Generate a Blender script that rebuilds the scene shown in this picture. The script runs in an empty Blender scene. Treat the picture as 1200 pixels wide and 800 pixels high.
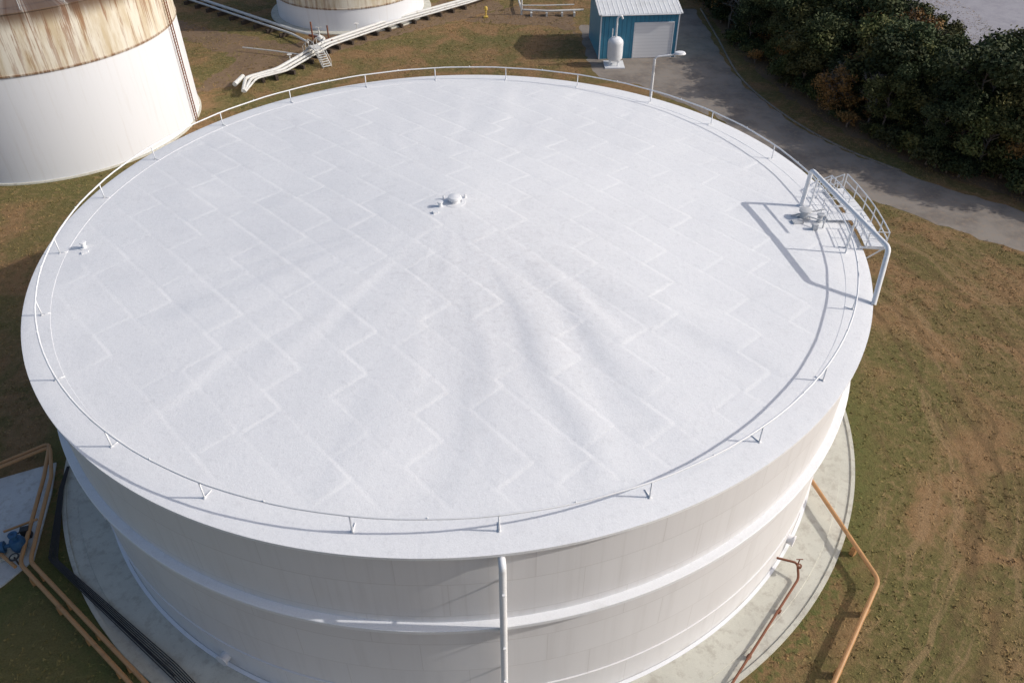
import bpy, math, random
import numpy as np
from mathutils import Vector, Matrix, noise as mnoise
random.seed(7); rng=np.random.default_rng(7)
S=bpy.context.scene
COL=S.collection
# ------------------------------------------------------------------ helpers
def empty(name,loc=(0,0,0)):
    o=bpy.data.objects.new(name,None); o.location=loc; o.empty_display_size=.5; COL.objects.link(o); return o
def mkobj(name,verts,faces,mat=None,parent=None,smooth=False,mats=None,midx=None):
    me=bpy.data.meshes.new(name); me.from_pydata([tuple(v) for v in verts],[],[tuple(f) for f in faces]); me.update()
    for m in (mats or ([mat] if mat else [])): me.materials.append(m)
    if midx is not None: me.polygons.foreach_set('material_index',midx)
    if smooth: me.polygons.foreach_set('use_smooth',[True]*len(me.polygons))
    o=bpy.data.objects.new(name,me); COL.objects.link(o)
    if parent: o.parent=parent
    return o
class MB:
    """mesh builder"""
    def __init__(s): s.v=[];s.f=[]
    def box(s,c,d,rot=0.0,tilt=None):
        b=len(s.v); cx,cy,cz=c; dx,dy,dz=[q/2 for q in d]; cr,sr=math.cos(rot),math.sin(rot)
        for z in(-dz,dz):
            for x,y in((-dx,-dy),(dx,-dy),(dx,dy),(-dx,dy)):
                s.v.append((cx+x*cr-y*sr,cy+x*sr+y*cr,cz+z))
        for f in((0,3,2,1),(4,5,6,7),(0,1,5,4),(1,2,6,5),(2,3,7,6),(3,0,4,7)): s.f.append(tuple(b+i for i in f))
    def tube(s,pts,r,n=8,closed=False,caps=True):
        P=[Vector(p) for p in pts]; m=len(P); base=len(s.v)
        up=Vector((0,0,1)); prev=None
        for i in range(m):
            if closed: t=(P[(i+1)%m]-P[i-1]).normalized()
            elif i==0: t=(P[1]-P[0]).normalized()
            elif i==m-1: t=(P[-1]-P[-2]).normalized()
            else: t=((P[i]-P[i-1]).normalized()+(P[i+1]-P[i]).normalized()).normalized()
            if prev is None:
                a=up if abs(t.z)<.9 else Vector((1,0,0)); nrm=(a-t*a.dot(t)).normalized()
            else:
                nrm=prev-t*prev.dot(t)
                nrm=nrm.normalized()
            prev=nrm; bn=t.cross(nrm)
            k=1.0
            if not closed and 0<i<m-1:
                c=t.dot((P[i+1]-P[i]).normalized()); k=1/max(c,.5)
            rr=r[i] if isinstance(r,(list,tuple)) else r
            for j in range(n):
                a=2*math.pi*j/n; s.v.append(tuple(P[i]+(nrm*math.cos(a)+bn*math.sin(a))*rr))
        for i in range(m if closed else m-1):
            A=base+i*n; B=base+((i+1)%m)*n
            for j in range(n): s.f.append((A+j,A+(j+1)%n,B+(j+1)%n,B+j))
        if caps and not closed:
            s.f.append(tuple(base+j for j in range(n))[::-1]); s.f.append(tuple(base+(m-1)*n+j for j in range(n)))
    def bend(s,pts,r,n=10,rad=.5,steps=4):
        """tube with rounded corners"""
        P=[Vector(p) for p in pts]; out=[P[0]]
        for i in range(1,len(P)-1):
            a=(P[i-1]-P[i]);b=(P[i+1]-P[i]); q=min(rad,a.length*.45,b.length*.45)
            p0=P[i]+a.normalized()*q;p2=P[i]+b.normalized()*q
            for k in range(steps+1):
                t=k/steps; out.append(p0*(1-t)**2+P[i]*2*t*(1-t)+p2*t*t)
        out.append(P[-1]); s.tube(out,r,n)
    def lathe(s,prof,c=(0,0,0),n=48):
        b=len(s.v);m=len(prof)
        for i in range(n):
            a=2*math.pi*i/n
            for r,z in prof: s.v.append((c[0]+r*math.cos(a),c[1]+r*math.sin(a),c[2]+z))
        for i in range(n):
            A=b+i*m;B=b+((i+1)%n)*m
            for j in range(m-1): s.f.append((A+j,B+j,B+j+1,A+j+1))
    def obj(s,name,mat,parent=None,smooth=False): return mkobj(name,s.v,s.f,mat,parent,smooth)
def shade_auto(o,ang=40):
    me=o.data; me.polygons.foreach_set('use_smooth',[True]*len(me.polygons))
    import bmesh
    bm=bmesh.new(); bm.from_mesh(me)
    for e in bm.edges:
        if len(e.link_faces)==2 and e.calc_face_angle(0)>math.radians(ang): e.smooth=False
    bm.to_mesh(me); bm.free()
# ------------------------------------------------------------------ material helpers
class NT:
    def __init__(s,name):
        s.m=bpy.data.materials.new(name); s.m.use_nodes=True; s.t=s.m.node_tree; s.n=s.t.nodes; s.l=s.t.links
        s.b=s.n['Principled BSDF']
    def new(s,t,**k):
        n=s.n.new(t)
        for a,v in k.items(): setattr(n,a,v)
        return n
    def set(s,sock,v):
        if isinstance(v,bpy.types.NodeSocket): s.l.new(v,sock)
        else: sock.default_value=v
    def geo(s): return s.new('ShaderNodeNewGeometry').outputs['Position']
    def objc(s): return s.new('ShaderNodeTexCoord').outputs['Object']
    def math(s,op,a,b=0.0,c=None,clamp=False):
        n=s.new('ShaderNodeMath',operation=op,use_clamp=clamp); s.set(n.inputs[0],a); s.set(n.inputs[1],b)
        if c is not None: s.set(n.inputs[2],c)
        return n.outputs[0]
    def sep(s,v):
        n=s.new('ShaderNodeSeparateXYZ'); s.set(n.inputs[0],v); return n.outputs
    def comb(s,x,y,z):
        n=s.new('ShaderNodeCombineXYZ')
        for i,q in enumerate((x,y,z)): s.set(n.inputs[i],q)
        return n.outputs[0]
    def noise(s,v,scale,detail=4,rough=.55,dist=0):
        n=s.new('ShaderNodeTexNoise'); s.set(n.inputs['Vector'],v); n.inputs['Scale'].default_value=scale
        n.inputs['Detail'].default_value=detail; n.inputs['Roughness'].default_value=rough; n.inputs['Distortion'].default_value=dist
        return n.outputs['Fac']
    def ramp(s,f,a,b):
        n=s.new('ShaderNodeMapRange'); s.set(n.inputs[0],f); n.inputs[1].default_value=a; n.inputs[2].default_value=b; n.interpolation_type='SMOOTHSTEP'
        return n.outputs[0]
    def mix(s,f,a,b,mode='MIX'):
        n=s.new('ShaderNodeMix',data_type='RGBA',blend_type=mode); s.set(n.inputs[0],f)
        for i,q in((6,a),(7,b)):
            if isinstance(q,tuple) and len(q)==3: q=q+(1,)
            s.set(n.inputs[i],q)
        return n.outputs[2]
    def bump(s,h,strength=.3,dist=.02):
        n=s.new('ShaderNodeBump'); s.set(n.inputs['Height'],h); n.inputs['Strength'].default_value=strength; n.inputs['Distance'].default_value=dist
        s.l.new(n.outputs[0],s.b.inputs['Normal'])
    def done(s,col,rough=.6,metal=0,spec=.4):
        if isinstance(col,tuple) and len(col)==3: col=col+(1,)
        s.set(s.b.inputs['Base Color'],col); s.set(s.b.inputs['Roughness'],rough); s.b.inputs['Metallic'].default_value=metal
        s.b.inputs['Specular IOR Level'].default_value=spec
        return s.m
def paint(name,c,dirt=(.2,.14,.09),amt=.35,rough=.5,scale=1.5,spec=.35):
    t=NT(name); p=t.geo(); f=t.ramp(t.noise(p,scale,6,.65),.52,.75); g=t.noise(p,scale*9,4)
    f=t.math('MULTIPLY',f,amt); col=t.mix(f,c,dirt); k=t.math('MULTIPLY_ADD',g,.2,.9)
    col=t.mix(1.0,col,t.comb(k,k,k),'MULTIPLY'); t.bump(g,.15,.01)
    return t.done(col,rough,0,spec)
M={}
M['white']=paint('white_paint',(.74,.75,.77),(.4,.38,.34),.2)
M['steelw']=paint('pipe_paint',(.62,.62,.60),(.25,.19,.13),.6)
M['orange']=paint('orange_pipe_paint',(.46,.25,.11),(.2,.10,.05),.5)
M['rust']=paint('rusty_pipe',(.20,.08,.045),(.09,.04,.03),.6,rough=.8)
M['dark']=paint('dark_timber',(.06,.045,.035),(.03,.02,.02),.5,rough=.9)
M['cable']=paint('black_cable',(.03,.03,.032),(.08,.07,.06),.4,rough=.6)
M['galv']=paint('galvanised_steel',(.50,.51,.52),(.30,.27,.24),.4,rough=.45)
M['pump']=paint('blue_pump_paint',(.03,.10,.20),(.05,.05,.05),.6)
M['yellow']=paint('yellow_paint',(.6,.42,.08),(.2,.12,.05),.4)
# white roof
t=NT('roof_coating'); p=t.geo(); x,y,z=t.sep(p)[:3]
big=t.noise(p,.09,5,.6); med=t.noise(p,.55,6,.7); mid=t.noise(p,3.2,6,.75); fine=t.noise(p,14,5,.7); spk=t.noise(p,38,3,.6)
col=t.mix(t.math('MULTIPLY',t.ramp(big,.36,.68),.5),(.785,.79,.802),(.71,.717,.738))
col=t.mix(t.math('MULTIPLY',t.ramp(med,.50,.75),.28),col,(.60,.605,.62))
col=t.mix(t.math('MULTIPLY',t.ramp(mid,.50,.72),.32),col,(.53,.53,.545))
col=t.mix(t.math('MULTIPLY',t.ramp(spk,.56,.68),.30),col,(.42,.41,.41))
dx=t.math('SUBTRACT',x,3.5); dy=t.math('ADD',y,8.5)
rr=t.math('SQRT',t.math('ADD',t.math('MULTIPLY',dx,dx),t.math('MULTIPLY',t.math('MULTIPLY',dy,dy),.6)))
pm=t.math('MULTIPLY',t.ramp(rr,10.5,1.0),t.ramp(t.math('ADD',t.math('MULTIPLY',spk,.6),t.math('MULTIPLY',mid,.4)),.42,.58))
col=t.mix(t.math('MULTIPLY',pm,.32),col,(.50,.48,.485))
k=t.math('MULTIPLY_ADD',fine,.30,.86); col=t.mix(1.0,col,t.comb(k,k,k),'MULTIPLY')
t.bump(t.math('ADD',fine,t.math('MULTIPLY',mid,2.5)),.6,.012)
M['roof']=t.done(col,t.math('MULTIPLY_ADD',med,.25,.45),0,.33)
# tank shell
def shell(name,base,low,dirt):
    t=NT(name); p=t.objc(); x,y,z=t.sep(p)[:3]
    a=t.math('MULTIPLY',t.math('ARCTAN2',y,x),25.7)
    course=t.math('DIVIDE',z,2.42); fz=t.math('FRACT',course); row=t.math('FLOOR',course)
    seam=t.math('LESS_THAN',fz,.024)
    fa=t.math('FRACT',t.math('ADD',t.math('DIVIDE',a,6.1),t.math('MULTIPLY',row,.37)))
    vs=t.math('LESS_THAN',fa,.007); sm=t.math('MAXIMUM',seam,vs)
    st=t.noise(t.comb(t.math('MULTIPLY',a,1.6),t.math('MULTIPLY',z,.07),row),1,5,.6)
    st2=t.noise(t.comb(t.math('MULTIPLY',a,.25),t.math('MULTIPLY',z,.12),0.0),1,4,.6)
    fr=t.math('FRACT',t.math('DIVIDE',a,1.02)); vl=t.math('MULTIPLY',t.ramp(t.math('ABSOLUTE',t.math('SUBTRACT',fr,.5)),.42,.5),t.math('GREATER_THAN',z,9.2))
    col=t.mix(t.math('MULTIPLY',t.ramp(st,.45,.75),.24),base,dirt)
    col=t.mix(t.math('MULTIPLY',t.math('MULTIPLY',vl,t.ramp(st,.35,.6)),.18),col,dirt)
    col=t.mix(t.math('MULTIPLY',t.ramp(st2,.4,.7),.25),col,low)
    par=t.math('MODULO',row,2.0); col=t.mix(t.math('MULTIPLY',par,.16),col,low)
    col=t.mix(t.math('MULTIPLY',sm,.36),col,dirt)
    g=t.math('MULTIPLY',t.ramp(z,1.3,.2),t.ramp(t.noise(p,.9,5,.65),.4,.65)); col=t.mix(t.math('MULTIPLY',g,.35),col,(.42,.38,.31))
    h=t.math('ADD',t.math('MULTIPLY',sm,.6),t.noise(t.comb(a,t.math('MULTIPLY',z,1.5),0.0),.5,3,.5))
    t.bump(h,.35,.03)
    return t.done(col,.5,0,.35)
M['shell']=shell('tank_shell_paint',(.70,.695,.705),(.62,.605,.61),(.48,.46,.45))
# stained tank
def stained(name,R,zb,ztop):
    t=NT(name); p=t.objc(); x,y,z=t.sep(p)[:3]
    a=t.math('MULTIPLY',t.math('ARCTAN2',y,x),R)
    st=t.noise(t.comb(t.math('MULTIPLY',a,.7),t.math('MULTIPLY',z,.10),0.0),1,7,.7)
    fst=t.noise(t.comb(t.math('MULTIPLY',a,2.2),t.math('MULTIPLY',z,.10),3.0),1,6,.72)
    up=t.ramp(z,zb-.03,zb+.03); down=t.ramp(z,zb,ztop)
    col=t.mix(up,(.74,.755,.79),(.72,.68,.59))
    col=t.mix(t.math('MULTIPLY',t.math('MULTIPLY',up,t.ramp(st,.40,.64)),.7),col,(.47,.36,.20))
    thr=t.math('MULTIPLY',up,t.math('MULTIPLY',t.ramp(fst,.51,.60),t.math('MULTIPLY_ADD',down,.45,.55)))
    col=t.mix(t.math('MULTIPLY',thr,.85),col,(.25,.105,.04))
    e=t.math('MULTIPLY',t.ramp(z,ztop-2.0,ztop-.3),t.ramp(st,.26,.48))
    col=t.mix(t.math('MULTIPLY',e,.9),col,(.10,.055,.035))
    b=t.ramp(t.math('ABSOLUTE',t.math('SUBTRACT',z,zb+.05)),.24,.05)
    col=t.mix(t.math('MULTIPLY',b,t.math('MULTIPLY_ADD',t.ramp(fst,.40,.58),.6,.35)),col,(.20,.11,.06))
    lower=t.math('MULTIPLY',t.math('SUBTRACT',1.0,up),t.ramp(fst,.50,.68))
    col=t.mix(t.math('MULTIPLY',lower,.16),col,(.5,.45,.40))
    t.bump(st,.2,.03)
    return t.done(col,.55,0,.3)
# grass
def treemix(t,p):
    x,y,z=t.sep(p)[:3]
    b=t.noise(p,.05,5,.6); m=t.noise(p,.20,6,.68,.5); f=t.noise(p,1.6,6,.72); ff=t.noise(p,9,5,.72)
    col=t.mix(t.ramp(m,.42,.58),(.262,.163,.082),(.165,.132,.055))
    col=t.mix(t.math('MULTIPLY',t.ramp(b,.48,.60),.85),col,(.138,.128,.048))
    col=t.mix(t.math('MULTIPLY',t.ramp(f,.48,.66),.6),col,(.31,.205,.11))
    col=t.mix(t.math('MULTIPLY',t.ramp(f,.46,.32),.55),col,(.092,.072,.034))
    r=t.math('SQRT',t.math('ADD',t.math('MULTIPLY',x,x),t.math('MULTIPLY',y,y)))
    ang=t.math('ARCTAN2',y,x)
    wr=t.math('MULTIPLY_ADD',t.noise(p,.06,3,.5),9.0,r)
    pol=t.noise(t.comb(t.math('MULTIPLY',wr,1.1),t.math('MULTIPLY',ang,1.6),0.0),1,5,.62)
    zone=t.math('MULTIPLY',t.math('MULTIPLY',t.ramp(r,29,31),t.ramp(r,62,42)),t.ramp(x,5,15))
    col=t.mix(t.math('MULTIPLY',t.math('MULTIPLY',zone,t.ramp(pol,.52,.63)),.5),col,(.32,.215,.12))
    col=t.mix(t.math('MULTIPLY',t.math('MULTIPLY',zone,t.ramp(pol,.46,.37)),.55),col,(.13,.09,.044))
    for r0 in (36.2,37.9):
        d=t.math('ABSOLUTE',t.math('SUBTRACT',t.math('MULTIPLY_ADD',t.noise(p,.05,2,.5),5.0,r),r0+2.5))
        rut=t.math('MULTIPLY',t.math('MULTIPLY',t.ramp(d,.38,.08),zone),t.ramp(t.noise(p,.35,4,.6),.40,.56))
        col=t.mix(t.math('MULTIPLY',rut,.5),col,(.13,.085,.045))
    near=t.ramp(r,31.2,29)
    col=t.mix(t.math('MULTIPLY',near,t.ramp(f,.38,.62)),col,(.118,.125,.043))
    sw=t.math('MULTIPLY',t.ramp(x,-12,-20),t.ramp(y,-12,-18)); col=t.mix(t.math('MULTIPLY',sw,.6),col,(.10,.125,.04))
    k=t.math('MULTIPLY_ADD',ff,1.2,.4); col=t.mix(1.0,col,t.comb(k,k,k),'MULTIPLY')
    return col,t.math('ADD',ff,t.math('MULTIPLY',f,2))
t=NT('dry_grass_ground'); p=t.geo(); col,h=treemix(t,p); t.bump(h,.8,.12); M['ground']=t.done(col,.95,0,.1)
t=NT('grass_blades'); p=t.geo(); col,h=treemix(t,p); col=t.mix(.15,col,(.30,.225,.10)); col=t.mix(1.0,col,(1.25,1.22,1.18),'MULTIPLY'); M['blade']=t.done(col,.9,0,.1)
def rough_flat(name,c1,c2,c3,rough=.9,crack=True):
    t=NT(name); p=t.geo(); b=t.noise(p,.3,6,.65); m=t.noise(p,1.7,6,.7); f=t.noise(p,18,4,.7)
    col=t.mix(t.ramp(b,.35,.7),c1,c2); col=t.mix(t.math('MULTIPLY',t.ramp(m,.48,.66),.6),col,c3)
    k=t.math('MULTIPLY_ADD',f,.35,.82); col=t.mix(1.0,col,t.comb(k,k,k),'MULTIPLY'); t.bump(f,.4,.02)
    return t.done(col,rough,0,.2)
M['asphalt']=rough_flat('old_asphalt',(.27,.24,.21),(.18,.155,.135),(.31,.245,.185))
M['conc']=rough_flat('concrete',(.56,.55,.48),(.48,.47,.41),(.36,.33,.28))
M['kerb']=rough_flat('kerb_concrete',(.26,.24,.21),(.20,.18,.16),(.13,.11,.08))
M['slab']=rough_flat('pale_concrete',(.58,.59,.58),(.48,.49,.49),(.36,.34,.31))
M['gravel']=rough_flat('grey_gravel',(.33,.32,.35),(.27,.26,.29),(.38,.365,.375))
M['soil']=rough_flat('bare_soil',(.20,.135,.082),(.155,.105,.067),(.25,.175,.11))
# ------------------------------------------------------------------ camera
cam=bpy.data.cameras.new('camera'); co=bpy.data.objects.new('camera',cam); COL.objects.link(co); S.camera=co
cam.sensor_width=36; cam.lens=933/1200*36; cam.clip_end=5000; cam.clip_start=.5
TZ=14.5
pitch=.6918; yaw=-.0007; roll=-.0044
f=Vector((math.sin(yaw)*math.cos(pitch),math.cos(yaw)*math.cos(pitch),-math.sin(pitch))); r=Vector((math.cos(yaw),-math.sin(yaw),0)); u=r.cross(f)
c_,s_=math.cos(roll),math.sin(roll); r2=r*c_+u*s_; u2=-r*s_+u*c_
mw=Matrix((( r2.x,u2.x,-f.x,3.6978),(r2.y,u2.y,-f.y,-45.4378),(r2.z,u2.z,-f.z,27.6111+TZ),(0,0,0,1)))
co.matrix_world=mw
# ------------------------------------------------------------------ light
elev=math.radians(32); az=Vector((1,-.04,0)).normalized()
sd=Vector((az.x*math.cos(elev),az.y*math.cos(elev),math.sin(elev)))
sl=bpy.data.lights.new('sun','SUN'); sl.energy=3.0; sl.angle=math.radians(.6); sl.color=(1,.95,.88)
so=bpy.data.objects.new('sun',sl); COL.objects.link(so); so.rotation_euler=sd.to_track_quat('Z','Y').to_euler(); so.location=(60,0,60)
W=bpy.data.worlds.new("World"); S.world=W; W.use_nodes=True; wn=W.node_tree
bg=wn.nodes['Background']; sk=wn.nodes.new('ShaderNodeTexSky'); sk.sky_type='NISHITA'; sk.sun_disc=False
sk.sun_elevation=elev; sk.sun_rotation=math.atan2(az.x,az.y); sk.dust_density=3.0; sk.air_density=.9; wn.links.new(sk.outputs[0],bg.inputs[0]); bg.inputs[1].default_value=.13
S.view_settings.view_transform='Standard'; S.view_settings.look='None'; S.view_settings.exposure=0
# ------------------------------------------------------------------ ground and flats
def flat(name,pts,z,mat,th=None):
    n=len(pts); v=[(x,y,z) for x,y in pts]; fs=[tuple(range(n))]
    if th:
        v+= [(x,y,z-th) for x,y in pts]; fs+=[(i,i+n,(i+1)%n+n,(i+1)%n) for i in range(n)]
    return mkobj(name,v,fs,mat)
def ragged(pts,step=1.0,j=.35):
    out=[]
    for i,a in enumerate(pts):
        b=pts[(i+1)%len(pts)]; L=math.hypot(b[0]-a[0],b[1]-a[1]); k=max(1,int(L/step))
        for q in range(k):
            t=q/k; out.append((a[0]+(b[0]-a[0])*t+random.uniform(-j,j),a[1]+(b[1]-a[1])*t+random.uniform(-j,j)))
    return out
flat('ground',[(-1500,-1500),(1500,-1500),(1500,1500),(-1500,1500)],0,M['ground'])
def strip(name,cl,widths,z,mat,sub=4,jit=.3):
    P=[Vector((x,y,0)) for x,y in cl]; out=[];ws=[]
    for i in range(len(P)-1):
        p0=P[max(i-1,0)];p1=P[i];p2=P[i+1];p3=P[min(i+2,len(P)-1)]
        for k in range(sub*3):
            t=k/(sub*3); out.append(.5*((2*p1)+(-p0+p2)*t+(2*p0-5*p1+4*p2-p3)*t*t+(-p0+3*p1-3*p2+p3)*t**3)); ws.append(widths[i]*(1-t)+widths[i+1]*t)
    out.append(P[-1]);ws.append(widths[-1]); v=[];fs=[]
    for i,q in enumerate(out):
        t=(out[min(i+1,len(out)-1)]-out[max(i-1,0)]).normalized(); n=Vector((-t.y,t.x,0))
        j1=random.uniform(-jit,jit);j2=random.uniform(-jit,jit)
        v+=[tuple(q+n*(ws[i]/2+j1)+Vector((0,0,z))),tuple(q-n*(ws[i]/2+j2)+Vector((0,0,z)))]
    for i in range(len(out)-1): fs.append((2*i,2*i+1,2*i+3,2*i+2))
    return mkobj(name,v,fs,mat),out
road_cl=[(31,92),(31,78),(31,62),(33.5,50),(38,39.5),(44.5,31.3),(53,23.4),(63,15.5),(80,5),(120,-14)]
road,rc=strip('road',road_cl,[6.8,6.8,7.6,7.9,7.9,8.2,8.4,8.4,8.4,9],.008,M['asphalt'])
flat('pavement',ragged([(15.5,62.5),(21,59.5),(28.5,50),(31,54),(31,82),(28.5,84),(14.7,84),(14.7,68)]),.004,M['asphalt'])
kb=MB()
for i in range(0,len(rc)-50):
    a=rc[i];b=rc[i+1]; d=(b-a).normalized(); n=Vector((-d.y,d.x,0)); 
    m=(a+b)/2+n*4.25; kb.box((m.x,m.y,.06),((b-a).length*.96,.2,.13),math.atan2(d.y,d.x))
kb.obj('kerb',M['kerb'])
flat('gravel_lot',[(57,110),(62,86),(68,70),(78,58),(92,46),(160,34),(400,60),(400,400),(57,400)],.010,M['gravel'])
flat('bare_soil',ragged([(-40,56),(-34,60),(-27,68),(-14,80),(2,92),(2,97),(-8,97),(-20,86),(-30,76),(-46,84),(-60,96),(-62,92),(-46,78),(-36,70)],.8,.6),.004,M['soil'])
flat('bare_soil',ragged([(-4,86),(10,84),(14,80),(14,92),(4,94)],.8,.6),.004,M['soil'])
# ------------------------------------------------------------------ main tank
tank=empty('storage_tank')
RW=25.7
m=MB(); m.lathe([(RW,0),(RW,TZ-.02)],n=256); o=m.obj('shell',M['shell'],tank,True)
m=MB(); m.lathe([(RW+.02,.28),(RW+.22,.25),(RW+.22,.2)],n=256); o=m.obj('bottom_chime',M['white'],tank)
m=MB(); zg=TZ-5.3; m.lathe([(RW+.003,zg+.02),(RW+.42,zg),(RW+.45,zg-.03),(RW+.45,zg-.24),(RW+.40,zg-.24),(RW+.40,zg-.05),(RW+.003,zg-.03)],n=256); m.obj('wind_girder',M['white'],tank)
m=MB()
m.lathe([(RW+.003,2.6),(RW+.07,2.58),(RW+.07,2.5),(RW+.003,2.5)],n=256); m.obj('shell_stiffener',M['shell'],tank)
APX=1.75; RO=26.0
def cone(r): return TZ+APX*(1-r/RO)
th=math.radians(-47)
W_,L_=2.2,6.0
g=.1; ns=int(2*24.9/g)+2
s=(np.arange(ns)-ns/2)*g; tt=(np.arange(ns)-ns/2)*g
Sg,Tg=np.meshgrid(s,tt,indexing='ij')
X=Sg*math.cos(th)-Tg*math.sin(th); Y=Sg*math.sin(th)+Tg*math.cos(th)
Rg=np.hypot(X,Y); A=np.arctan2(Y,X)
row=np.floor(Tg/W_+1e-6).astype(int); offs=rng.uniform(0,L_,200); 
off=np.round(((row%2)*L_*.5+ (offs[row+100]-L_/2)*.55)/g)*g
cs=(Sg+off)/L_+1e-6; colI=np.floor(cs).astype(int); fs_=cs-colI; ft=Tg/W_-row
H=np.zeros_like(X)
srow=rng.uniform(.7,1.2,200)[row+100]; scol=rng.uniform(.5,1.5,(200,60))[row+100,colI+30]
seg=rng.uniform(.55,1.3,(200,60))[row+100,colI+30]
H+= .0095*ft*srow*seg + .0125*fs_*scol
dse=np.minimum(fs_,1-fs_)*L_; dte=np.minimum(ft,1-ft)*W_
H-= .0055*np.exp(-(dte/.11)**2)*srow*seg+.007*np.exp(-(dse/.12)**2)*scol
pr=rng.uniform(-1,1,(200,60,4)); q=pr[row+100,colI+30]
H+= .004*q[...,0]*(fs_-.5)*2*.6+.003*q[...,1]*(ft-.5)*2*.6+.007*q[...,2]*np.sin(np.pi*fs_)*np.sin(np.pi*ft)
def vnoise(x,y,seed):
    r_=np.random.default_rng(seed).uniform(-1,1,(256,256)); xi=np.floor(x).astype(int);yi=np.floor(y).astype(int);fx=x-xi;fy=y-yi
    fx=fx*fx*fx*(fx*(fx*6-15)+10);fy=fy*fy*fy*(fy*(fy*6-15)+10)
    a=r_[xi%256,yi%256];b=r_[(xi+1)%256,yi%256];c=r_[xi%256,(yi+1)%256];d=r_[(xi+1)%256,(yi+1)%256]
    return (a*(1-fx)+b*fx)*(1-fy)+(c*(1-fx)+d*fx)*fy
front=.75+1.0*np.clip(-Y/12+.12*np.clip(-X,0,10),0,1)
wa=A+.06*vnoise(X*.2+30,Y*.2+30,31)
brk=.5+.6*np.clip(vnoise(A*9/(2*np.pi)+9,Rg*.13+5,77)+.4,0,1)
H+= vnoise(wa*48/(2*np.pi)+48,Rg*.07+3,4)*.032*np.clip((Rg-2)/14,0,1)*np.clip((27-Rg)/8,0,1)*front*brk
H+= vnoise(wa*84/(2*np.pi)+84,Rg*.10+9,5)*.017*np.clip((Rg-4)/12,0,1)*front
H+= vnoise(X*.28+50,Y*.28+50,11)*.018+vnoise(X*.7+50,Y*.7+50,12)*.007+vnoise(X*.12+50,Y*.12+50,13)*.03
edge=np.clip((24.6-Rg)/1.5,0,1)
Z=cone(np.sqrt(Rg**2+.35)-.0)+H*edge
mask=Rg<24.85
idx=-np.ones(X.shape,int); keep=mask.copy(); idx[keep]=np.arange(keep.sum())
V=np.stack([X[keep],Y[keep],Z[keep]],-1)
Q=np.stack([idx[:-1,:-1],idx[1:,:-1],idx[1:,1:],idx[:-1,1:]],-1).reshape(-1,4); Q=Q[(Q>=0).all(1)]
me=bpy.data.meshes.new('roof_plates'); me.vertices.add(len(V)); me.vertices.foreach_set('co',V.ravel().astype(np.float32))
me.loops.add(Q.size); me.loops.foreach_set('vertex_index',Q.ravel().astype(np.int32)); me.polygons.add(len(Q)); me.polygons.foreach_set('loop_start',np.arange(0,Q.size,4,dtype=np.int32)); me.update(calc_edges=True)
me.polygons.foreach_set('use_smooth',np.ones(len(Q),bool)); me.materials.append(M['roof']); ro=bpy.data.objects.new('roof_plates',me); COL.objects.link(ro); ro.parent=tank
n=360; v=[];fc=[]
prof=[(24.45,-.03),(24.47,.014),(24.9,.012),(25.4,.012),(25.9,.010),(26.0,.0),(26.0,-.16),(25.93,-.16),(25.72,-.06)]
for i in range(n):
    a=2*math.pi*i/n
    for j,(rr,dz) in enumerate(prof):
        w=.008*mnoise.noise(Vector((a*12,rr*.7,0))) if 0<j<5 else 0
        v.append((rr*math.cos(a),rr*math.sin(a),cone(rr)+dz+w))
mm=len(prof)
for i in range(n):
    A_=i*mm;B_=((i+1)%n)*mm
    for j in range(mm-1): fc.append((A_+j,A_+j+1,B_+j+1,B_+j))
o=mkobj('roof_rim_plate',v,fc,M['roof'],tank); shade_auto(o,50)
# guard rail
RR=24.9; zr=cone(RR)
m=MB(); N=144
m.tube([(RR*math.cos(2*math.pi*i/N),RR*math.sin(2*math.pi*i/N),zr+1.07+.012*math.sin(i*1.7)) for i in range(N)],.05,8,closed=True)
for k in range(24):
    a=2*math.pi*(k+.48+random.uniform(-.05,.05))/24
    x,y=RR*math.cos(a),RR*math.sin(a); m.tube([(x,y,zr-.02),(x,y,zr+1.07)],.04,8)
    m.box((x,y,zr+.035),(.16,.14,.02),a)
    m.box(((RR-.22)*math.cos(a),(RR-.22)*math.sin(a),zr+.05),(.45,.04,.04),a)
    a2=a+math.pi/24; x,y=RR*math.cos(a2),RR*math.sin(a2); m.tube([(x,y,zr+1.03),(x,y,zr+1.18)],.03,6)
m.obj('guard_rail',M['white'],tank,True)
# centre vent
def vent(m,x,y,z,r,h):
    m.lathe([(r*.62,-.1),(r*.62,h*.55),(r,h*.55),(r*1.02,h*.62),(r*.9,h*.86),(r*.4,h),(0.001,h*1.02)],(x,y,z),24)
m=MB(); vent(m,0,0,cone(.6)-.02,.45,.5); m.lathe([(.7,-.1),(.7,.03),(.45,.05)],(0,0,cone(.6)-.02),32)
m.lathe([(.14,-.1),(.14,.3),(.2,.3),(.2,.36),(.001,.37)],(-.9,-.5,cone(1.1)),14)
m.tube([(-.75,.4,cone(1)-.05),(-.75,.4,cone(1)+.3)],.05,8); m.tube([(.65,.6,cone(1)-.05),(.65,.6,cone(1)+.25)],.08,8)
m.box((-1.15,-1.25,cone(1.6)+.04),(.32,.26,.14),.3)
o=m.obj('centre_vent',M['white'],tank); shade_auto(o)
m=MB(); m.lathe([(.25,-.05),(.25,.03),(.14,.03),(.14,.38),(.22,.38),(.22,.45),(.001,.47)],(-23.3,-2.9,cone(23.3)),18); m.box((-23.0,-3.5,cone(23.1)+.05),(.4,.25,.1),.4)
o=m.obj('edge_vent',M['white'],tank); shade_auto(o)
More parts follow.
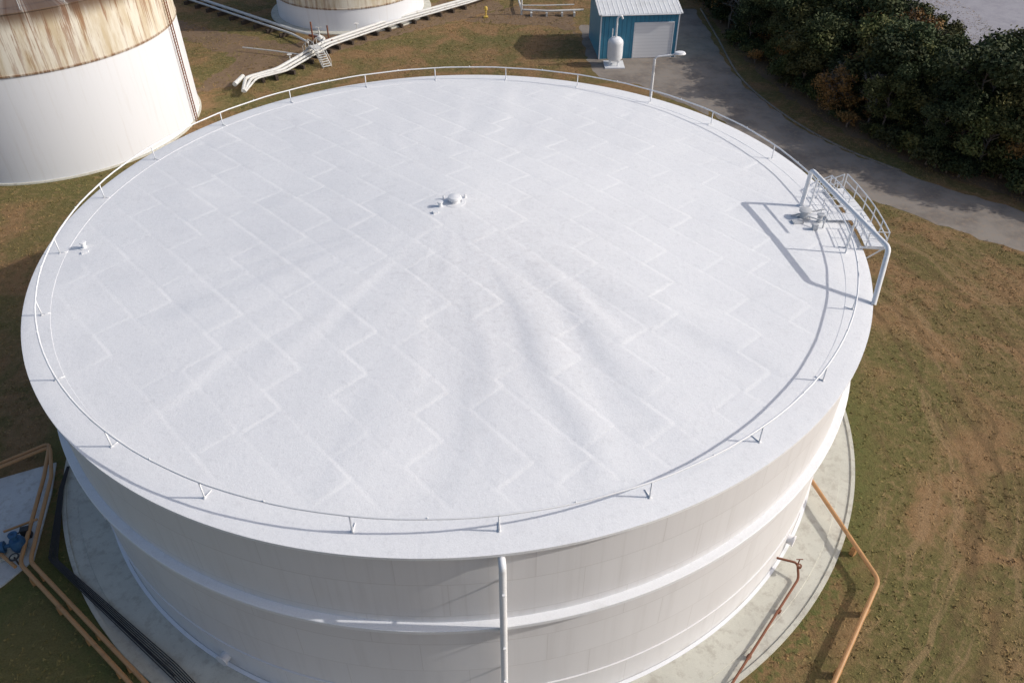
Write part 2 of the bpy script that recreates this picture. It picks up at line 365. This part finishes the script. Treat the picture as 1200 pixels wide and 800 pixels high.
# down pipe on the front
a=math.radians(-82.9)
m=MB(); ax,ay=(RW+.62)*math.cos(a),(RW+.62)*math.sin(a)
m.bend([(ax,ay,.5),(ax,ay,TZ-.35),(ax*.965,ay*.965,TZ-.35)],.165,16,.3)
for zz in (TZ-2.2,TZ-6.5,TZ-9.5,TZ-12.5): 
    m.box(((RW+.45)*math.cos(a),(RW+.45)*math.sin(a),zz),(.85,.1,.08),a)
m.bend([(ax,ay,.6),(ax,ay,.35),((RW+1.7)*math.cos(a),(RW+1.7)*math.sin(a),.35)],.16,14,.25)
o=m.obj('down_pipe',M['white'],tank); shade_auto(o)
# big goose-neck pipe on the roof's east side
m=MB(); zb=cone(23.4)
m.bend([(23.3,1.9,zb-.02),(23.35,1.85,zb+2.75),(25.15,-7.2,zb+2.55),(24.45,-8.9,cone(25.9)-.02)],.15,12,.3)
m.bend([(23.9,1.95,zb-.03),(23.95,1.9,zb+2.2),(24.6,-1.8,zb+2.1)],.07,8,.3)
m.lathe([(.28,-.02),(.28,.06),(.14,.08)],(23.3,1.9,zb),16)
m.tube([(24.5,-3.7,cone(24.7)-.03),(24.5,-3.7,zb+2.6)],.06,8)
o=m.obj('vapour_pipe',M['white'],tank); shade_auto(o)
# gauge hatch group
m=MB(); zc=cone(23.2)
m.lathe([(.42,-.03),(.42,.05),(.26,.06),(.26,.55),(.40,.55),(.40,.66),(.3,.70),(.001,.72)],(23.0,.3,zc),20)
m.lathe([(.16,-.03),(.16,.5),(.24,.5),(.24,.58),(.001,.6)],(23.9,-.1,zc),14)
m.box((22.4,-.3,zc+.12),(.7,.45,.16),.2); m.tube([(22.2,.5,zc+.1),(24.4,.7,zc+.45)],.05,8); m.tube([(22.9,-.2,zc+.5),(23.9,-.9,zc+.5),(23.9,-.9,zc)],.05,8)
m.box((23.3,-1.1,zc+.22),(.3,.3,.4),0)
o=m.obj('gauge_hatch',M['galv'],tank); shade_auto(o)
# landing platform + stair outside rim
m=MB(); R1,R2=26.05,27.25; zp=TZ+.25
def pol(r,a,z): return (r*math.cos(a),r*math.sin(a),z)
a0,a1=math.radians(-7),math.radians(9)
K=12
for i in range(K):
    aa=a0+(a1-a0)*(i+.5)/K; m.box(pol((R1+R2)/2,aa,zp),(R2-R1,(a1-a0)*26.6/K*.94,.04),aa)
def rail(rr,a_s,a_e,z_s,z_e,k,mid=True,h=1.07):
    for hh in ((h,h*.52) if mid else (h,)):
        m.tube([pol(rr,a_s+(a_e-a_s)*i/16,z_s+(z_e-z_s)*i/16+hh) for i in range(17)],.04,6)
    for i in range(k+1):
        aa=a_s+(a_e-a_s)*i/k; zz=z_s+(z_e-z_s)*i/k; m.tube([pol(rr,aa,zz-.12),pol(rr,aa,zz+h)],.04,6)
rail(R2,a0,a1,zp,zp,5); rail(R1+.05,a0,math.radians(-2),zp,zp,2); rail(R1+.05,math.radians(2.5),a1,zp,zp,3)
for aa in (a0,):
    for hh in (1.07,.55): m.tube([pol(R1+.05,aa,zp+hh),pol(R2,aa,zp+hh)],.032,6)
for aa in (a0,(a0+a1)/2,a1):
    m.tube([pol(R2,aa,zp-.05),pol(RW,aa,zp-1.5)],.05,6); m.box(pol((RW+R2)/2,aa,zp-.1),(R2-RW,.08,.12),aa)
nst=66; a2=a1+nst*.27/26.6
for i in range(nst):
    aa=a1+(i+.5)*.27/26.6; z=zp-(i+1)*.215
    if z<.2: break
    m.box(pol(26.55,aa,z),(.95,.27,.035),aa)
zend=zp-nst*.215
for rr in (26.08,27.03):
    m.tube([pol(rr,a1+(a2-a1)*i/24,zp+(zend-zp)*i/24-.1) for i in range(25)],.07,6)
rail(27.03,a1,a2,zp,zend,22); rail(26.12,a1,a2,zp,zend,22,False)
for i in range(6): m.box((24.6+.28*i,.35,TZ+.28),(.25,.9,.04))
for yy in (-.15,.85): 
    m.tube([(24.3,yy,TZ+1.3),(26.0,yy,TZ+1.35)],.032,6); m.tube([(24.3,yy,cone(24.3)),(24.3,yy,TZ+1.3)],.032,6)
    m.tube([(24.3,yy,TZ+.8),(26.0,yy,TZ+.82)],.028,6)
m.obj('stair_and_landing',M['white'],tank)
# pad
m=MB(); m.lathe([(RW-.3,.2),(27.7,.16),(27.72,.10),(28.45,.08),(28.45,.17),(28.7,.17),(28.72,-.02)],n=256); o=m.obj('foundation_pad',M['conc']); shade_auto(o,30)
m=MB()
for ad in (-36,-118,-150):
    a=math.radians(ad); d=Vector((math.cos(a),math.sin(a),0)); c=d*(RW); 
    m.tube([c+Vector((0,0,1.0)),c+d*.35+Vector((0,0,1.0))],.3,20); m.tube([c+d*.35+Vector((0,0,1.0)),c+d*.42+Vector((0,0,1.0))],.38,20)
o=m.obj('shell_manways',M['shell'],tank); shade_auto(o)
# ------------------------------------------------------------------ side pipes
pp=MB()
pp.bend([(23.6,-10.2,.95),(25.5,-18.0,.8),(20.6,-24.6,.8),(12,-36,.8)],.14,12,.5)
for q in ((24.9,-15.6),(24.2,-19.8),(21.4,-23.5),(17.5,-28.6)): pp.box((q[0],q[1],.33),(.3,.3,.62),.6)
o=pp.obj('product_pipe',M['orange']); shade_auto(o)
pp=MB(); pp.bend([(19.7,-16.6,1.1),(20.9,-16.9,1.0),(20.9,-17.6,.42),(15.5,-24.1,.42),(9,-32,.42)],.075,10,.25)
pp.lathe([(.15,-.08),(.15,.08),(.05,.08)],(20.9,-17.2,1.1),12)
pp.tube([(20.9,-17.0,1.0),(20.9,-17.0,1.5)],.04,8); pp.tube([(20.7,-17.0,1.5),(21.1,-17.0,1.5)],.03,8)
for q in ((19.2,-19.7),(16.8,-22.5)): pp.box((q[0],q[1],.28),(.2,.2,.26),.7)
pp.obj('drain_pipe',M['rust'])
# bottom-left group
flat('concrete_slab',[(-40,-12.5),(-31.6,-9.3),(-28.3,-7.8),(-27.4,-10.6),(-26.2,-15.8),(-27.2,-17.6),(-28.5,-19),(-40,-28)],.12,M['slab'],.2)
pp=MB()
for o_,h_ in ((0,.75),(.55,.75)):
    pp.bend([(-38-o_,-13.5,h_),(-28.9-.3*o_,-6.9+o_*.6,h_),(-27.6-o_*.9,-9.6,h_),(-25.9-o_,-16.4-o_*.3,h_),(-16-o_*.3,-24.2-o_,h_),(-9,-30-o_,h_)],.13,12,.45)
    for tq in (.1,.35,.6,.85):
        x=-25.9+tq*9.9-o_*.8;y=-16.4-tq*7.8-o_*.6; pp.box((x,y,.3),(.25,.25,.62),.6)
pp.bend([(-26.6,-16.8,.75),(-28.8,-15.3,.75),(-28.8,-15.3,.9)],.11,10,.3)
pp.bend([(-27.4,-18.0,.5),(-29.0,-17.5,.5),(-29.1,-16.0,.6)],.10,10,.3)
pp.bend([(-26.9,-13.2,.75),(-28.6,-14.2,.75)],.08,8,.3)
o=pp.obj('suction_pipe',M['orange']); shade_auto(o)
pp=MB()
for k in range(7):
    d=.09*k; pp.bend([(-27.2-.02*k+d*.5,-8.4,.35),(-26.9+d*.5,-10.3,.35),(-25.1+d,-16.0+d*.0,.35),(-15.3+d*.7,-23.4+d,.35),(-8,-29+d,.35)],.03,6,.3)
for tq in np.linspace(0,1,16):
    x=-24.9+tq*9.7;y=-16.0-tq*7.3; pp.box((x,y,.30),(.08,.8,.05),-.65+math.pi/2)
pp.obj('cable_tray',M['cable'])
pu=empty('pump_set',(1.0,.1,0))
m=MB(); m.box((-29.2,-15.6,.3),(2.6,1.1,.22),.35); m.obj('skid',M['conc'],pu)
m=MB(); 
m.tube([(-30.2,-16.0,.85),(-28.9,-15.5,.85)],.38,18); m.tube([(-28.9,-15.5,.85),(-28.5,-15.35,.85)],.13,12)
m.lathe([(.02,-.42),(.42,-.42),(.46,-.2),(.46,.2),(.36,.42),(.02,.42)],(-28.2,-15.25,.85),18); m.tube([(-28.2,-15.25,1.1),(-28.2,-15.25,1.7)],.16,12); m.lathe([(.28,0),(.28,.1),(.1,.1)],(-28.2,-15.25,1.65),14)
m.box((-29.6,-15.75,1.3),(.4,.3,.2),.35)
for k in range(6): m.tube([(-30.1+.19*k,-15.96+.073*k,.85),(-30.05+.19*k,-15.94+.073*k,.85)],.42,18)
o=m.obj('motor_and_pump',M['pump'],pu); shade_auto(o)
m=MB(); m.tube([(-29.9,-17.0,.1),(-29.9,-17.0,1.3)],.06,8); m.box((-29.9,-17.0,1.4),(.5,.2,.6),.3); m.lathe([(.3,0),(.3,.05),(.2,.05)],(-27.6,-16.6,1.3),16); m.tube([(-27.6,-16.6,.6),(-27.6,-16.6,1.3)],.05,8)
m.box((-28.3,-14.2,.55),(.5,.4,.8),.3); m.tube([(-28.9,-14.9,.9),(-28.3,-14.3,.9)],.05,8)
m.obj('valves',M['cable'],pu)
# ------------------------------------------------------------------ other tanks
def oldtank(name,cx,cy,R,H,zb,roofh,ring):
    e=empty(name,(cx,cy,0)); mat=stained(name+'_stained_paint',R,zb,H)
    m=MB(); m.lathe([(R,.05),(R,zb)],n=160); m.obj('lower_shell',mat,e,True)
    m=MB(); m.lathe([(R,zb),(R+.12,zb+.0),(R+.12,zb+.18),(R+.05,zb+.2),(R+.05,H-.12),(R+.15,H-.1),(R+.15,H),(R*.8,H+roofh*.3),(R*.4,H+roofh*.8),(.01,H+roofh)],n=160); o=m.obj('upper_shell_and_roof',mat,e); shade_auto(o,30)
    m=MB(); m.lathe([(R-.2,.2),(R+ring,.16),(R+ring+.05,-.02)],n=128); m.obj('foundation_ring',M['conc'],e)
    m=MB(); m.tube([((R-.4)*math.cos(2*math.pi*i/72),(R-.4)*math.sin(2*math.pi*i/72),H+1.2) for i in range(72)],.05,6,closed=True)
    for i in range(24):
        a=2*math.pi*i/24; m.tube([((R-.4)*math.cos(a),(R-.4)*math.sin(a),H),((R-.4)*math.cos(a),(R-.4)*math.sin(a),H+1.2)],.045,6)
    m.obj('guard_rail',M['galv'],e)
    return e
lt=oldtank('stained_storage_tank',-52.0,48.6,16.1,17.6,11.6,1.0,.18)
m=MB()
for dd in (0,.6):
    m.tube([(16.4,dd,.1),(16.4,dd,17.8)],.07,8)
for k in range(50): m.tube([(16.38,0,.5+k*.34),(16.38,.6,.5+k*.34)],.025,5)
m.obj('ladder',M['rust'],lt)
st2=oldtank('stained_storage_tank.001',-23.0,93.2,12.0,15,3.4,1.0,1.2)
# ------------------------------------------------------------------ pipe rack (top-left)
pr_=empty('pipe_run')
m=MB()
for k,(o_,rr,h) in enumerate(((0,.24,.9),(.75,.20,.85),(1.4,.14,.8))):
    m.bend([(-31.5+o_*.2,56,-.0+h),(-32.3+o_,60.5,h),(-28.8+o_,63.6-.3*o_,h),(-24.4+o_,74.0-o_*.6,h),(-16.0+o_*.8,83.8-o_,h),(-4.1+o_*.6,94.6-o_,h),(2,99,h)],rr,10,.8)
m.bend([(-70,112,.9),(-52.1,98.0,.9),(-38,86.4,.9),(-29.6,79.4,.9),(-24.5,76.2,.9),(-24.2,74,.9)],.24,10,.8)
m.bend([(-70,110.6,.8),(-52.1,96.6,.8),(-38,85,.8),(-29.8,78.2,.8),(-26.6,74.5,.8)],.17,10,.8)
m.bend([(-36,73,.6),(-31,71.5,.6),(-27,70,.6)],.1,8,.3)
o=m.obj('pipes',M['steelw'],pr_); shade_auto(o)
m=MB()
for a,b,nn in (((-31.5,61.8),(-28.2,63.4),2),((-28.2,63.4),(-23.7,73.6),5),((-23.7,73.6),(-15.4,83.3),5),((-15.4,83.3),(-3.8,94),6),((-52,97.3),(-29.7,78.8),9)):
    d=math.atan2(b[1]-a[1],b[0]-a[0])
    for i in range(nn):
        t_=(i+.5)/nn; m.box((a[0]+(b[0]-a[0])*t_,a[1]+(b[1]-a[1])*t_,.28),(.35,2.9,.56),d)
m.obj('sleepers',M['dark'],pr_)
m=MB()
m.lathe([(.4,-.3),(.45,0),(.4,.3),(.1,.5),(.1,1.0)],(-25.0,75.6,1.0),14); m.tube([(-25,75.6,1.4),(-25,75.6,2.6)],.09,8); m.tube([(-25.5,75.6,2.6),(-24.5,75.6,2.6)],.06,8); m.tube([(-32.8,61,.9),(-33.2,58.2,.9)],.3,12)
for q in ((-27.5,66.5),(-20,79.5)): m.tube([(q[0],q[1],1),(q[0],q[1],1.9)],.07,8); m.lathe([(.35,0),(.35,.06),(.1,.06)],(q[0],q[1],1.85),12)
o=m.obj('valves',M['steelw'],pr_); shade_auto(o)
m=MB(); m.tube([(-26.2,76.2,0),(-26.2,76.2,3.2),],.12,8); m.tube([(-24.0,77.0,0),(-24.0,77.0,2.4)],.12,8); m.tube([(-27,77.5,.8),(-23,75,.8)],.2,8); m.obj('rusty_risers',M['rust'],pr_)
sx=empty('crossover_stair')
m=MB(); base=Vector((-22.4,66.5,0)); dr=Vector((-.55,.84,0)); pn=Vector((-dr.y,dr.x,0)); ang=math.atan2(dr.y,dr.x)
for i in range(8):
    q=base+dr*(.32*i); m.box((q.x,q.y,.22*(i+1)),(.3,1.2,.05),ang)
q=base+dr*(3.6); m.box((q.x,q.y,1.82),(2.0,1.2,.05),ang)
for i in range(8):
    q=base+dr*(4.9+.32*i); m.box((q.x,q.y,.22*(8-i)-.1),(.3,1.2,.05),ang)
for sg in (-.62,.62):
    a_=base+pn*sg; m.tube([a_,a_+dr*2.6+Vector((0,0,1.8)),a_+dr*4.6+Vector((0,0,1.8)),a_+dr*7.3+Vector((0,0,0.1))],.08,6)
    m.tube([a_+Vector((0,0,.95)),a_+dr*2.6+Vector((0,0,2.8)),a_+dr*4.6+Vector((0,0,2.8)),a_+dr*7.3+Vector((0,0,1.0))],.045,6)
    for dd,hz in ((0,0),(1.3,.9),(2.6,1.8),(4.6,1.8),(6,.9),(7.3,0)): m.tube([a_+dr*dd+Vector((0,0,hz)),a_+dr*dd+Vector((0,0,hz+1.0))],.04,6)
m.obj('stair_frame',M['steelw'],sx)
m=MB(); m.bend([(5.2,99,.8),(5.0,94,.8),(5.4,89.3,.8),(10,88.6,.8),(15.5,89.2,.8)],.16,10,.5); m.tube([(5.4,89.3,0),(5.4,89.3,3.4)],.16,10); m.bend([(5.4,89.3,1.5),(9,89.2,1.5),(14,89.6,1.5)],.09,8)
for q in (7,9.5,12,14): m.box((q,88.8,.3),(.3,1.2,.6))
o=m.obj('utility_pipe',M['steelw']); shade_auto(o)
m=MB(); m.tube([(-.4,88,0),(-.4,88,1.3)],.1,8); m.lathe([(.1,0),(.28,.1),(.28,.5),(.15,.65),(.001,.7)],(-.4,88,1.1),12); m.box((-.4,88,.1),(.7,.7,.2)); o=m.obj('fire_monitor',M['yellow']); shade_auto(o)
# ------------------------------------------------------------------ blue building
t=NT('blue_metal_siding'); p=t.objc(); x,y,z=t.sep(p)[:3]
rib=t.math('FRACT',t.math('MULTIPLY',t.math('ADD',x,y),1.6)); rb=t.ramp(t.math('ABSOLUTE',t.math('SUBTRACT',rib,.5)),.30,.42)
n1=t.noise(p,.8,5,.6); col=t.mix(t.math('MULTIPLY',t.ramp(n1,.4,.7),.4),(.05,.23,.36),(.10,.27,.36)); col=t.mix(t.math('MULTIPLY',rb,.35),col,(.03,.12,.20)); t.bump(rb,.8,.05); M['blue']=t.done(col,.45)
t=NT('white_metal_roof'); p=t.objc(); x,y,z=t.sep(p)[:3]; rb=t.ramp(t.math('ABSOLUTE',t.math('SUBTRACT',t.math('FRACT',t.math('MULTIPLY',x,1.5)),.5)),.36,.46)
n1=t.noise(p,.6,5,.6); col=t.mix(t.math('MULTIPLY',t.ramp(n1,.4,.7),.5),(.70,.71,.72),(.54,.54,.53)); t.bump(rb,.8,.06); M['wroof']=t.done(col,.45)
t=NT('white_roller_door'); p=t.objc(); x,y,z=t.sep(p)[:3]; rb=t.ramp(t.math('ABSOLUTE',t.math('SUBTRACT',t.math('FRACT',t.math('MULTIPLY',z,2.2)),.5)),.38,.46)
col=t.mix(t.math('MULTIPLY',rb,.2),(.78,.78,.79),(.40,.41,.42)); t.bump(rb,.3,.02); M['door']=t.done(col,.5)
bd=empty('blue_metal_building',(16.3,69.3,0)); bd.rotation_euler=(0,0,.07)
BW,BD,BH=11.2,9.5,6.3
m=MB()
m.v=[(0,0,0),(BW,0,0),(BW,BD,0),(0,BD,0),(0,0,BH),(BW,0,BH),(BW,BD,BH),(0,BD,BH),(0,BD/2,BH+.9),(BW,BD/2,BH+.9)]
m.f=[(0,1,5,4),(2,3,7,6),(1,2,6,9,5),(3,0,4,8,7)]; m.obj('walls',M['blue'],bd)
m=MB(); e_=.35
m.v=[(-e_,-e_,BH+.02),(BW+e_,-e_,BH+.02),(BW+e_,BD/2,BH+1.0),(-e_,BD/2,BH+1.0),(BW+e_,BD+e_,BH+.02),(-e_,BD+e_,BH+.02)]
m.v+=[(x,y,z-.14) for x,y,z in m.v]
m.f=[(0,1,2,3),(3,2,4,5),(6,9,8,7),(9,11,10,8),(0,6,7,1),(1,7,8,2),(2,8,10,4),(4,10,11,5),(5,11,9,3),(3,9,6,0)]; m.obj('roof',M['wroof'],bd)
m=MB(); m.box((7.7,-.03,2.45),(5.4,.05,4.8)); m.obj('roller_door',M['door'],bd)
m=MB(); 
for xx in (4.9,10.5): m.box((xx,-.06,2.45),(.14,.1,4.9))
m.box((7.7,-.06,4.95),(5.74,.1,.16)); m.box((2.1,-.03,1.1),(1.0,.05,2.15)); m.box((0.05,-.05,BH/2),(.16,.09,BH)); m.box((BW-.05,-.05,BH/2),(.16,.09,BH)); m.tube([(0,-.45,BH-.1),(BW,-.45,BH-.1)],.09,8)
m.obj('door_trim',M['white'],bd)
ve=empty('air_vessel',(18.3,66.9,0))
m=MB(); m.lathe([(.01,.6),(.7,.72),(1.05,1.05),(1.08,1.4),(1.08,3.2),(1.02,3.5),(.7,3.85),(.01,3.98)],n=32)
for k in range(4):
    a=k*math.pi/2+.5; m.tube([(.85*math.cos(a),.85*math.sin(a),0),(.85*math.cos(a),.85*math.sin(a),1.2)],.09,8)
m.bend([(0,0,3.9),(0,0,6.6),(.5,0,6.9),(.75,0,6.4)],.13,10,.3); m.tube([(-.5,.3,3.5),(-.5,.3,5.0)],.07,8); m.box((0,0,.08),(2.8,2.8,.16))
o=m.obj('vessel_body',M['white'],ve); shade_auto(o)
# street lamp
sl_=empty('street_lamp',(20.4,46.9,0))
m=MB(); m.tube([(0,0,0),(0,0,8.2)],[.2,.16],12); m.bend([(0,0,7.9),(.15,0,8.45),(2.5,0,8.75)],.11,8,.4); m.box((0,0,.1),(.5,.5,.2)); o=m.obj('pole',M['white'],sl_); shade_auto(o)
m=MB(); m.lathe([(.02,-.18),(.36,-.14),(.48,.0),(.38,.22),(.1,.30),(.01,.3)],(0,0,0),16); m.v=[(x*1.5+2.85,y*1.0,z+8.8) for x,y,z in m.v]; o=m.obj('luminaire',M['white'],sl_); shade_auto(o)
# ------------------------------------------------------------------ vegetation
def leafmat(name,a,b,c):
    t=NT(name); p=t.geo(); n1=t.noise(p,.30,4,.6); n2=t.noise(p,2.5,3,.6)
    oi=t.new('ShaderNodeObjectInfo').outputs['Random']
    col=t.mix(t.ramp(n1,.35,.65),a,b); col=t.mix(t.math('MULTIPLY',t.ramp(n2,.5,.7),.6),col,c)
    col=t.mix(t.math('MULTIPLY',t.ramp(oi,.7,.98),.3),col,(.15,.11,.04))
    k=t.math('MULTIPLY_ADD',t.math('FRACT',t.math('MULTIPLY',oi,7.3)),.7,.65); col=t.mix(1.0,col,t.comb(k,k,k),'MULTIPLY')
    return t.done(col,.7,0,.15)
M['leafg']=leafmat('leaves_green',(.065,.082,.026),(.105,.104,.036),(.15,.135,.052))
M['leafd']=leafmat('leaves_dark',(.036,.052,.021),(.054,.068,.028),(.08,.084,.038))
M['leafo']=leafmat('leaves_autumn',(.26,.135,.045),(.18,.11,.04),(.30,.18,.06))
M['bark']=paint('bark',(.15,.12,.10),(.07,.06,.05),.6,rough=.95)
M['twig']=paint('pale_twigs',(.24,.21,.19),(.15,.125,.11),.6,rough=.95)
def treemesh(name,H,Rc,leaf,nl,seed,bare=False):
    rs=random.Random(seed); m=MB()
    trunk=[(0,0,0)]; 
    for i in range(1,6): trunk.append((rs.uniform(-.25,.25)*i*.4,rs.uniform(-.25,.25)*i*.4,H*.8*i/5))
    m.tube(trunk,[.22*(1-i/6.5) for i in range(6)],7)
    lobes=[]
    nlim=22 if bare else 13
    for k in range(nlim):
        i=rs.randint(1,4); f_=rs.random(); z0=Vector(trunk[i]).lerp(Vector(trunk[i+1]),f_) if i<5 else Vector(trunk[5])
        a=rs.uniform(0,6.28); L=Rc*rs.uniform(.5,1.05)*(1.15-.45*z0.z/H); 
        e=z0+Vector((math.cos(a)*L,math.sin(a)*L,L*rs.uniform(.25,.9)))
        mid=z0.lerp(e,.5)+Vector((rs.uniform(-.3,.3),rs.uniform(-.3,.3),rs.uniform(0,.4)))
        m.tube([z0,mid,e],[.09,.055,.02],5); lobes.append((e,rs.uniform(.8,1.5)*Rc*.36))
        lobes.append((mid,rs.uniform(.7,1.1)*Rc*.28))
        if bare:
            for _ in range(9):
                s0=mid.lerp(e,rs.random()); d=Vector((rs.gauss(0,1),rs.gauss(0,1),rs.gauss(.7,.7))).normalized()*rs.uniform(.8,2.0)
                m.tube([s0,s0+d*.5+Vector((0,0,.1)),s0+d],[.03,.02,.008],4,caps=False)
                for _2 in range(3):
                    s1=s0+d*rs.uniform(.3,.9); d2=Vector((rs.gauss(0,1),rs.gauss(0,1),rs.gauss(.5,.6))).normalized()*rs.uniform(.4,.9); m.tube([s1,s1+d2],[.018,.006],3,caps=False)
    lobes.append((Vector(trunk[5])+Vector((0,0,.4)),Rc*.45))
    nt=len(m.f)
    v=list(m.v);f=list(m.f)
    tot=sum(r_**2 for _,r_ in lobes)
    for c,r_ in lobes:
        k=int(nl*r_*r_/tot)
        for _ in range(k):
            d=Vector((rs.gauss(0,1),rs.gauss(0,1),rs.gauss(0,1))).normalized(); rr=r_*(rs.random()**.45)*rs.uniform(.8,1.2)
            p_=c+Vector((d.x*rr,d.y*rr,d.z*rr*.75)); sz=rs.uniform(.6,1.25)*.24
            n_=(d*.5+Vector((rs.gauss(0,.7),rs.gauss(0,.7),rs.gauss(.4,.7)))).normalized(); u_=n_.orthogonal().normalized(); w_=n_.cross(u_)
            a=rs.uniform(0,3.14); u3=u_*math.cos(a)+w_*math.sin(a); w3=-u_*math.sin(a)+w_*math.cos(a)
            b=len(v); v+= [tuple(p_-u3*sz),tuple(p_-w3*sz*.5),tuple(p_+u3*sz),tuple(p_+w3*sz*.55)]; f.append((b,b+1,b+2,b+3))
    me=bpy.data.meshes.new(name); me.from_pydata(v,[],f); me.materials.append(M['twig'] if bare else M['bark']); me.materials.append(leaf)
    me.polygons.foreach_set('material_index',[0]*nt+[1]*(len(f)-nt)); me.update(); return me
kinds=[treemesh('crown_a',10,3.6,M['leafg'],5000,1),treemesh('crown_b',11,3.2,M['leafd'],4800,2),treemesh('crown_c',8.5,3.4,M['leafg'],4800,3),
       treemesh('crown_d',10,3.5,M['leafo'],3600,4,True),treemesh('crown_e',10,3.4,M['leafd'],0,5,True),treemesh('crown_f',12,3.8,M['leafd'],5400,6)]
bush=[treemesh('bush_a',2.6,2.2,M['leafg'],1300,11),treemesh('bush_b',2.2,2.4,M['leafd'],1300,12),treemesh('bush_c',2.8,2.0,M['leafo'],700,13)]
wood=empty('distant_woodland')
bl=[(36.5,118),(36.5,97),(38,74),(41,56),(45.5,44.8),(51.6,35.4),(59.4,27.7),(69.4,19.9),(88,9.4),(120,-6.6)]
cnt=0
def put(me,p,s,nm):
    global cnt
    o=bpy.data.objects.new(nm,me); COL.objects.link(o); o.location=(p.x,p.y,-.05); o.rotation_euler=(random.uniform(-.05,.05),random.uniform(-.05,.05),random.uniform(0,6.28)); o.scale=(s*random.uniform(.9,1.15),s*random.uniform(.9,1.15),s); o.parent=wood; cnt+=1
def lot(p): return (p.x>59 and p.y>56 and p.x>59+max(0,(75-p.y))*.5) or (p.x>74 and p.y>44)
def edge_at(t):
    i=min(int(t),len(bl)-2); f_=t-i; a=Vector(bl[i]).to_3d();b=Vector(bl[i+1]).to_3d(); d=(b-a).normalized(); return a.lerp(b,f_),Vector((-d.y,d.x,0))
seglen=[(Vector(bl[i+1])-Vector(bl[i])).length for i in range(len(bl)-1)]
for i,L in enumerate(seglen):
    depth=[30,28,26,24,22,21,20,18,14][i]
    nrow=int(depth/3.4)
    for r_ in range(nrow):
        d=r_*3.3+1.6
        k=int(L/3.0)
        for j in range(k):
            p_,n_=edge_at(i+(j+random.uniform(.1,.9))/k); n2=n_ if n_.x+n_.y>0 else -n_
            q=p_+n2*(d+random.uniform(-1.2,1.4))
            if lot(q): continue
            x=random.random(); autumn=(q.y>58 and 48<q.x<60)
            if autumn and x<.5: me=kinds[3]
            elif x<.26: me=kinds[0]
            elif x<.52: me=kinds[1]
            elif x<.70: me=kinds[2]
            elif x<.745: me=kinds[3]
            elif x<.82: me=kinds[4]
            else: me=kinds[5]
            back=(q.x>56 and q.y>50) or q.x>66
            sc=random.uniform(.78,1.14)*(.74 if r_==0 else 1)*(.74 if back else 1)
            put(me,q,sc,'tree_crown')
    for j in range(int(L/1.8)*2):
        p_,n_=edge_at(i+random.random()); n2=n_ if n_.x+n_.y>0 else -n_
        q=p_+n2*random.uniform(-.6,4.5)
        if lot(q): continue
        put(random.choice([bush[0],bush[1],bush[1],bush[0],bush[1],bush[1],bush[0],bush[2]]),q,random.uniform(.4,1.0),'undergrowth')
for k in range(60):
    put(random.choice(kinds[:3]),Vector((random.uniform(60,330),random.uniform(190,240),0)),random.uniform(1.1,1.6),'tree_crown')
flat('forest_floor',ragged([(35.9,97),(37,74),(39.4,56),(44.2,44.3),(50.4,34.9),(58.6,27),(68.4,19.2),(88,8.2),(120,-8),(130,14),(95,42),(80,56),(70,66),(62,82),(57,140),(36,140)],1.2,.5),.006,M['soil'])
# grass tufts
NTU=70000
xs=rng.uniform(-62,80,NTU*2); ys=rng.uniform(-36,98,NTU*2)
rr=np.hypot(xs,ys); ok=rr>28.9
ok&=~(np.hypot(xs+52,ys-48.6)<16.5); ok&=~(np.hypot(xs+23,ys-93.2)<13.5); ok&=~((xs>14)&(xs<31.5)&(ys>50)&(ys<84)); ok&=~((xs<-26)&(ys<-7.5)&(ys>-29))
rp=np.array([(q.x,q.y) for q in rc]); 
dm=np.full(xs.shape,1e9)
for q in rp: dm=np.minimum(dm,np.hypot(xs-q[0],ys-q[1]))
ok&=dm>4.1
dens=vnoise(xs*.35+200,ys*.35+200,21); ok&=(rng.uniform(-1,1,xs.shape)<dens+.1)
xs=xs[ok];ys=ys[ok]; K=3; n=len(xs)
a=rng.uniform(0,6.28,(n,K)); h=rng.uniform(.03,.12,(n,K)); w=rng.uniform(.03,.09,(n,K)); ox=rng.normal(0,.09,(n,K));oy=rng.normal(0,.09,(n,K)); lx=rng.normal(0,.11,(n,K));ly=rng.normal(0,.11,(n,K))
bx=xs[:,None]+ox;by=ys[:,None]+oy
V=np.stack([np.stack([bx-np.cos(a)*w,by-np.sin(a)*w,np.zeros_like(bx)],-1),np.stack([bx+np.cos(a)*w,by+np.sin(a)*w,np.zeros_like(bx)],-1),np.stack([bx+lx,by+ly,h],-1)],2).reshape(-1,3)
nf=len(V)//3
me=bpy.data.meshes.new('grass'); me.vertices.add(len(V)); me.vertices.foreach_set('co',V.ravel().astype(np.float32)); me.loops.add(nf*3); me.loops.foreach_set('vertex_index',np.arange(nf*3,dtype=np.int32)); me.polygons.add(nf); me.polygons.foreach_set('loop_start',np.arange(0,nf*3,3,dtype=np.int32)); me.update(calc_edges=True)
me.materials.append(M['blade']); o=bpy.data.objects.new('grass',me); COL.objects.link(o)
print('trees',cnt,'tufts',n)
